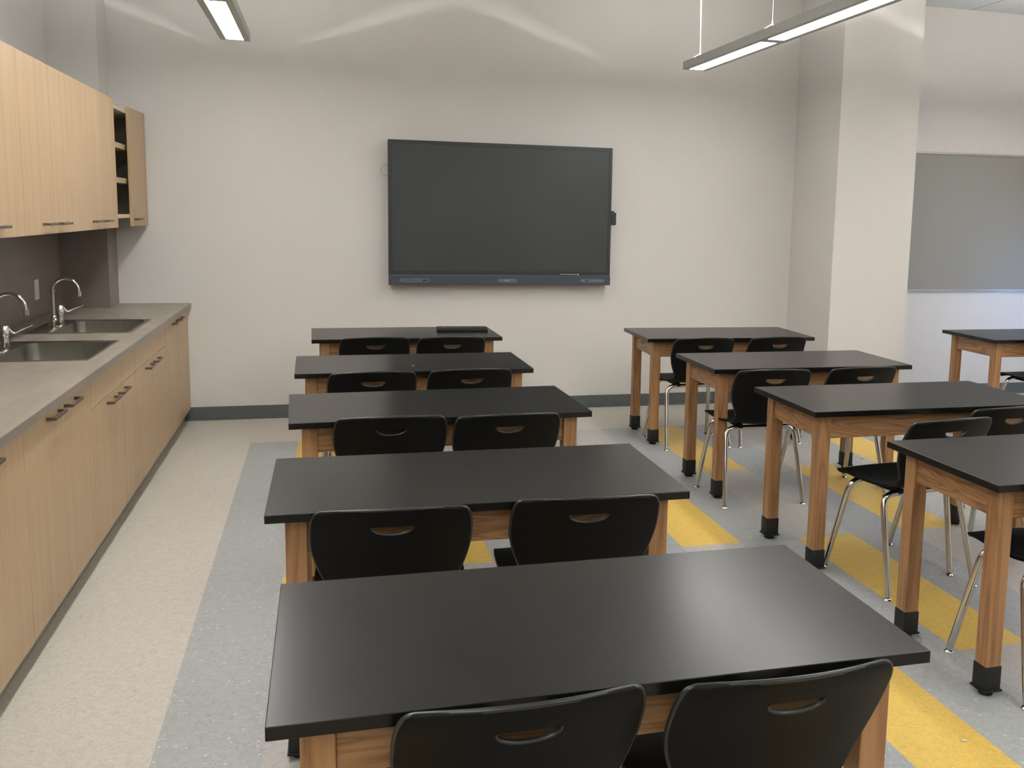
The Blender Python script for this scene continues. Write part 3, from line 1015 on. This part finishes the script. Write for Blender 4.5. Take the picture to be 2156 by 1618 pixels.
CHAIRS = [  # x, y of the floor centre, rotation deg, label
    (0.314, 1.790, 1.5, 'black chair at the nearest left table, left of the two, big at the bottom edge'),
    (0.806, 1.776, 1.5, 'black chair at the nearest left table, right of the two, big at the bottom edge'),
    (0.182, 2.908, -2.5, 'black chair pushed under the second left table, left of the two'),
    (0.750, 2.905, -3.5, 'black chair pushed under the second left table, right of the two, seat edge showing'),
    (0.246, 4.118, 0.0, 'black chair at the middle left table, left one of the touching pair'),
    (0.708, 4.086, 2.0, 'black chair at the middle left table, right one of the touching pair'),
    (0.212, 5.215, 3.0, 'black chair at the fourth left table, left of the two'),
    (0.716, 5.235, 3.0, 'black chair at the fourth left table, right of the two'),
    (0.295, 6.570, 2.0, 'black chair at the table below the display, left of the two'),
    (0.785, 6.545, 2.0, 'black chair at the table below the display, in front of the keyboard'),
    (2.480, 2.720, -3.0, 'black chair at the nearest right table, mostly cut by the right frame edge'),
    (2.497, 3.675, 7.0, 'black chair at the second right table with its seat turned out, chrome legs in view'),
    (2.955, 3.860, 4.0, 'black chair at the second right table behind the frontmost corner, cut at the frame'),
    (2.364, 4.990, -2.0, 'black chair at the third right table, left one with whole curved back showing'),
    (2.892, 5.000, 4.0, 'black chair at the third right table, right of the two'),
    (2.480, 6.310, 1.0, 'black chair at the farthest right column table, left of the two'),
    (3.020, 6.310, 3.0, 'black chair at the farthest right column table, right of the two'),
    (5.180, 5.980, 0.0, 'black chair at the tackboard side table, cut by the right frame edge'),
]
ch0 = None
for x, y, rz, lab in CHAIRS:
    if ch0 is None: ch0 = make_chair(lab, (x, y, 0), R(rz))
    else: dup(ch0, (x, y, 0), R(rz), lab)

# ------------------------------------------------------------------ keyboard on the back table
t = thing('keyboard', 'black keyboard lying on the table below the display', 'keyboard', (0.755, 6.765, TH), R(-4))
obj('case', bbox(0, 0.358, 0, 0.150, 0.0, 0.017, bevel=0.003), M_RUBBER, t)
for r_ in range(5):
    n = 15 if r_ else 4
    xk = 0.008
    widths = [0.0155]*17 if r_ else [0.05, 0.10, 0.05, 0.05]
    for k in range(17 if r_ else 4):
        w = widths[k]
        obj('key', bbox(xk, xk+w, 0.010+r_*0.027, 0.010+r_*0.027+0.022, 0.017, 0.0215, bevel=0.0015, seg=1), M_KEY, t)
        xk += w+0.0045

# ------------------------------------------------------------------ crumbs on floor and desk
def crumb(name, label, cat, x, y, z, sx, sy, sz, rz, mat):
    bm = bmesh.new()
    bmesh.ops.create_icosphere(bm, subdivisions=2, radius=1.0)
    for v in bm.verts:
        k = 1+0.18*math.sin(v.co.x*5+v.co.y*7)+0.1*math.sin(v.co.z*9)
        v.co = Vector((v.co.x*sx*k, v.co.y*sy*k, max(-sz, v.co.z*sz)+sz))
    o = obj(name, bm, mat, None, 50)
    o.location = (x, y, z); o.rotation_euler = (0, 0, R(rz))
    tag(o, label, cat)
crumb('paper_scrap', 'small white scrap on the yellow floor stripe at bottom right', 'scrap', 1.898, 2.382, 0, 0.011, 0.004, 0.003, -20, M_WHITE)
crumb('wood_chip', 'small orange-brown chip on the yellow stripe beyond the right chair seat', 'chip', 3.566, 4.825, 0, 0.014, 0.010, 0.004, 30, M_OAKX)
crumb('debris_speck', 'tiny dark speck on the grey floor behind the second right table', 'speck', 3.488, 5.619, 0, 0.012, 0.006, 0.002, 10, M_THREAD)
crumb('debris_speck', 'tiny pale speck on the top of the fourth left table', 'speck', 0.456, 5.251, TH, 0.004, 0.003, 0.002, 0, M_WHITE)
th_ = bmesh.new()
pts = [(2.165+0.045*math.cos(R(a)), 3.085+0.060*math.sin(R(a)), 0.0015+0.001*(a % 60)/60) for a in range(-120, 150, 15)]
tube(th_, pts, 0.0008, 5)
o = obj('thread', th_, M_THREAD); tag(o, 'thin loop of thread on the floor beside a black leg boot', 'thread')
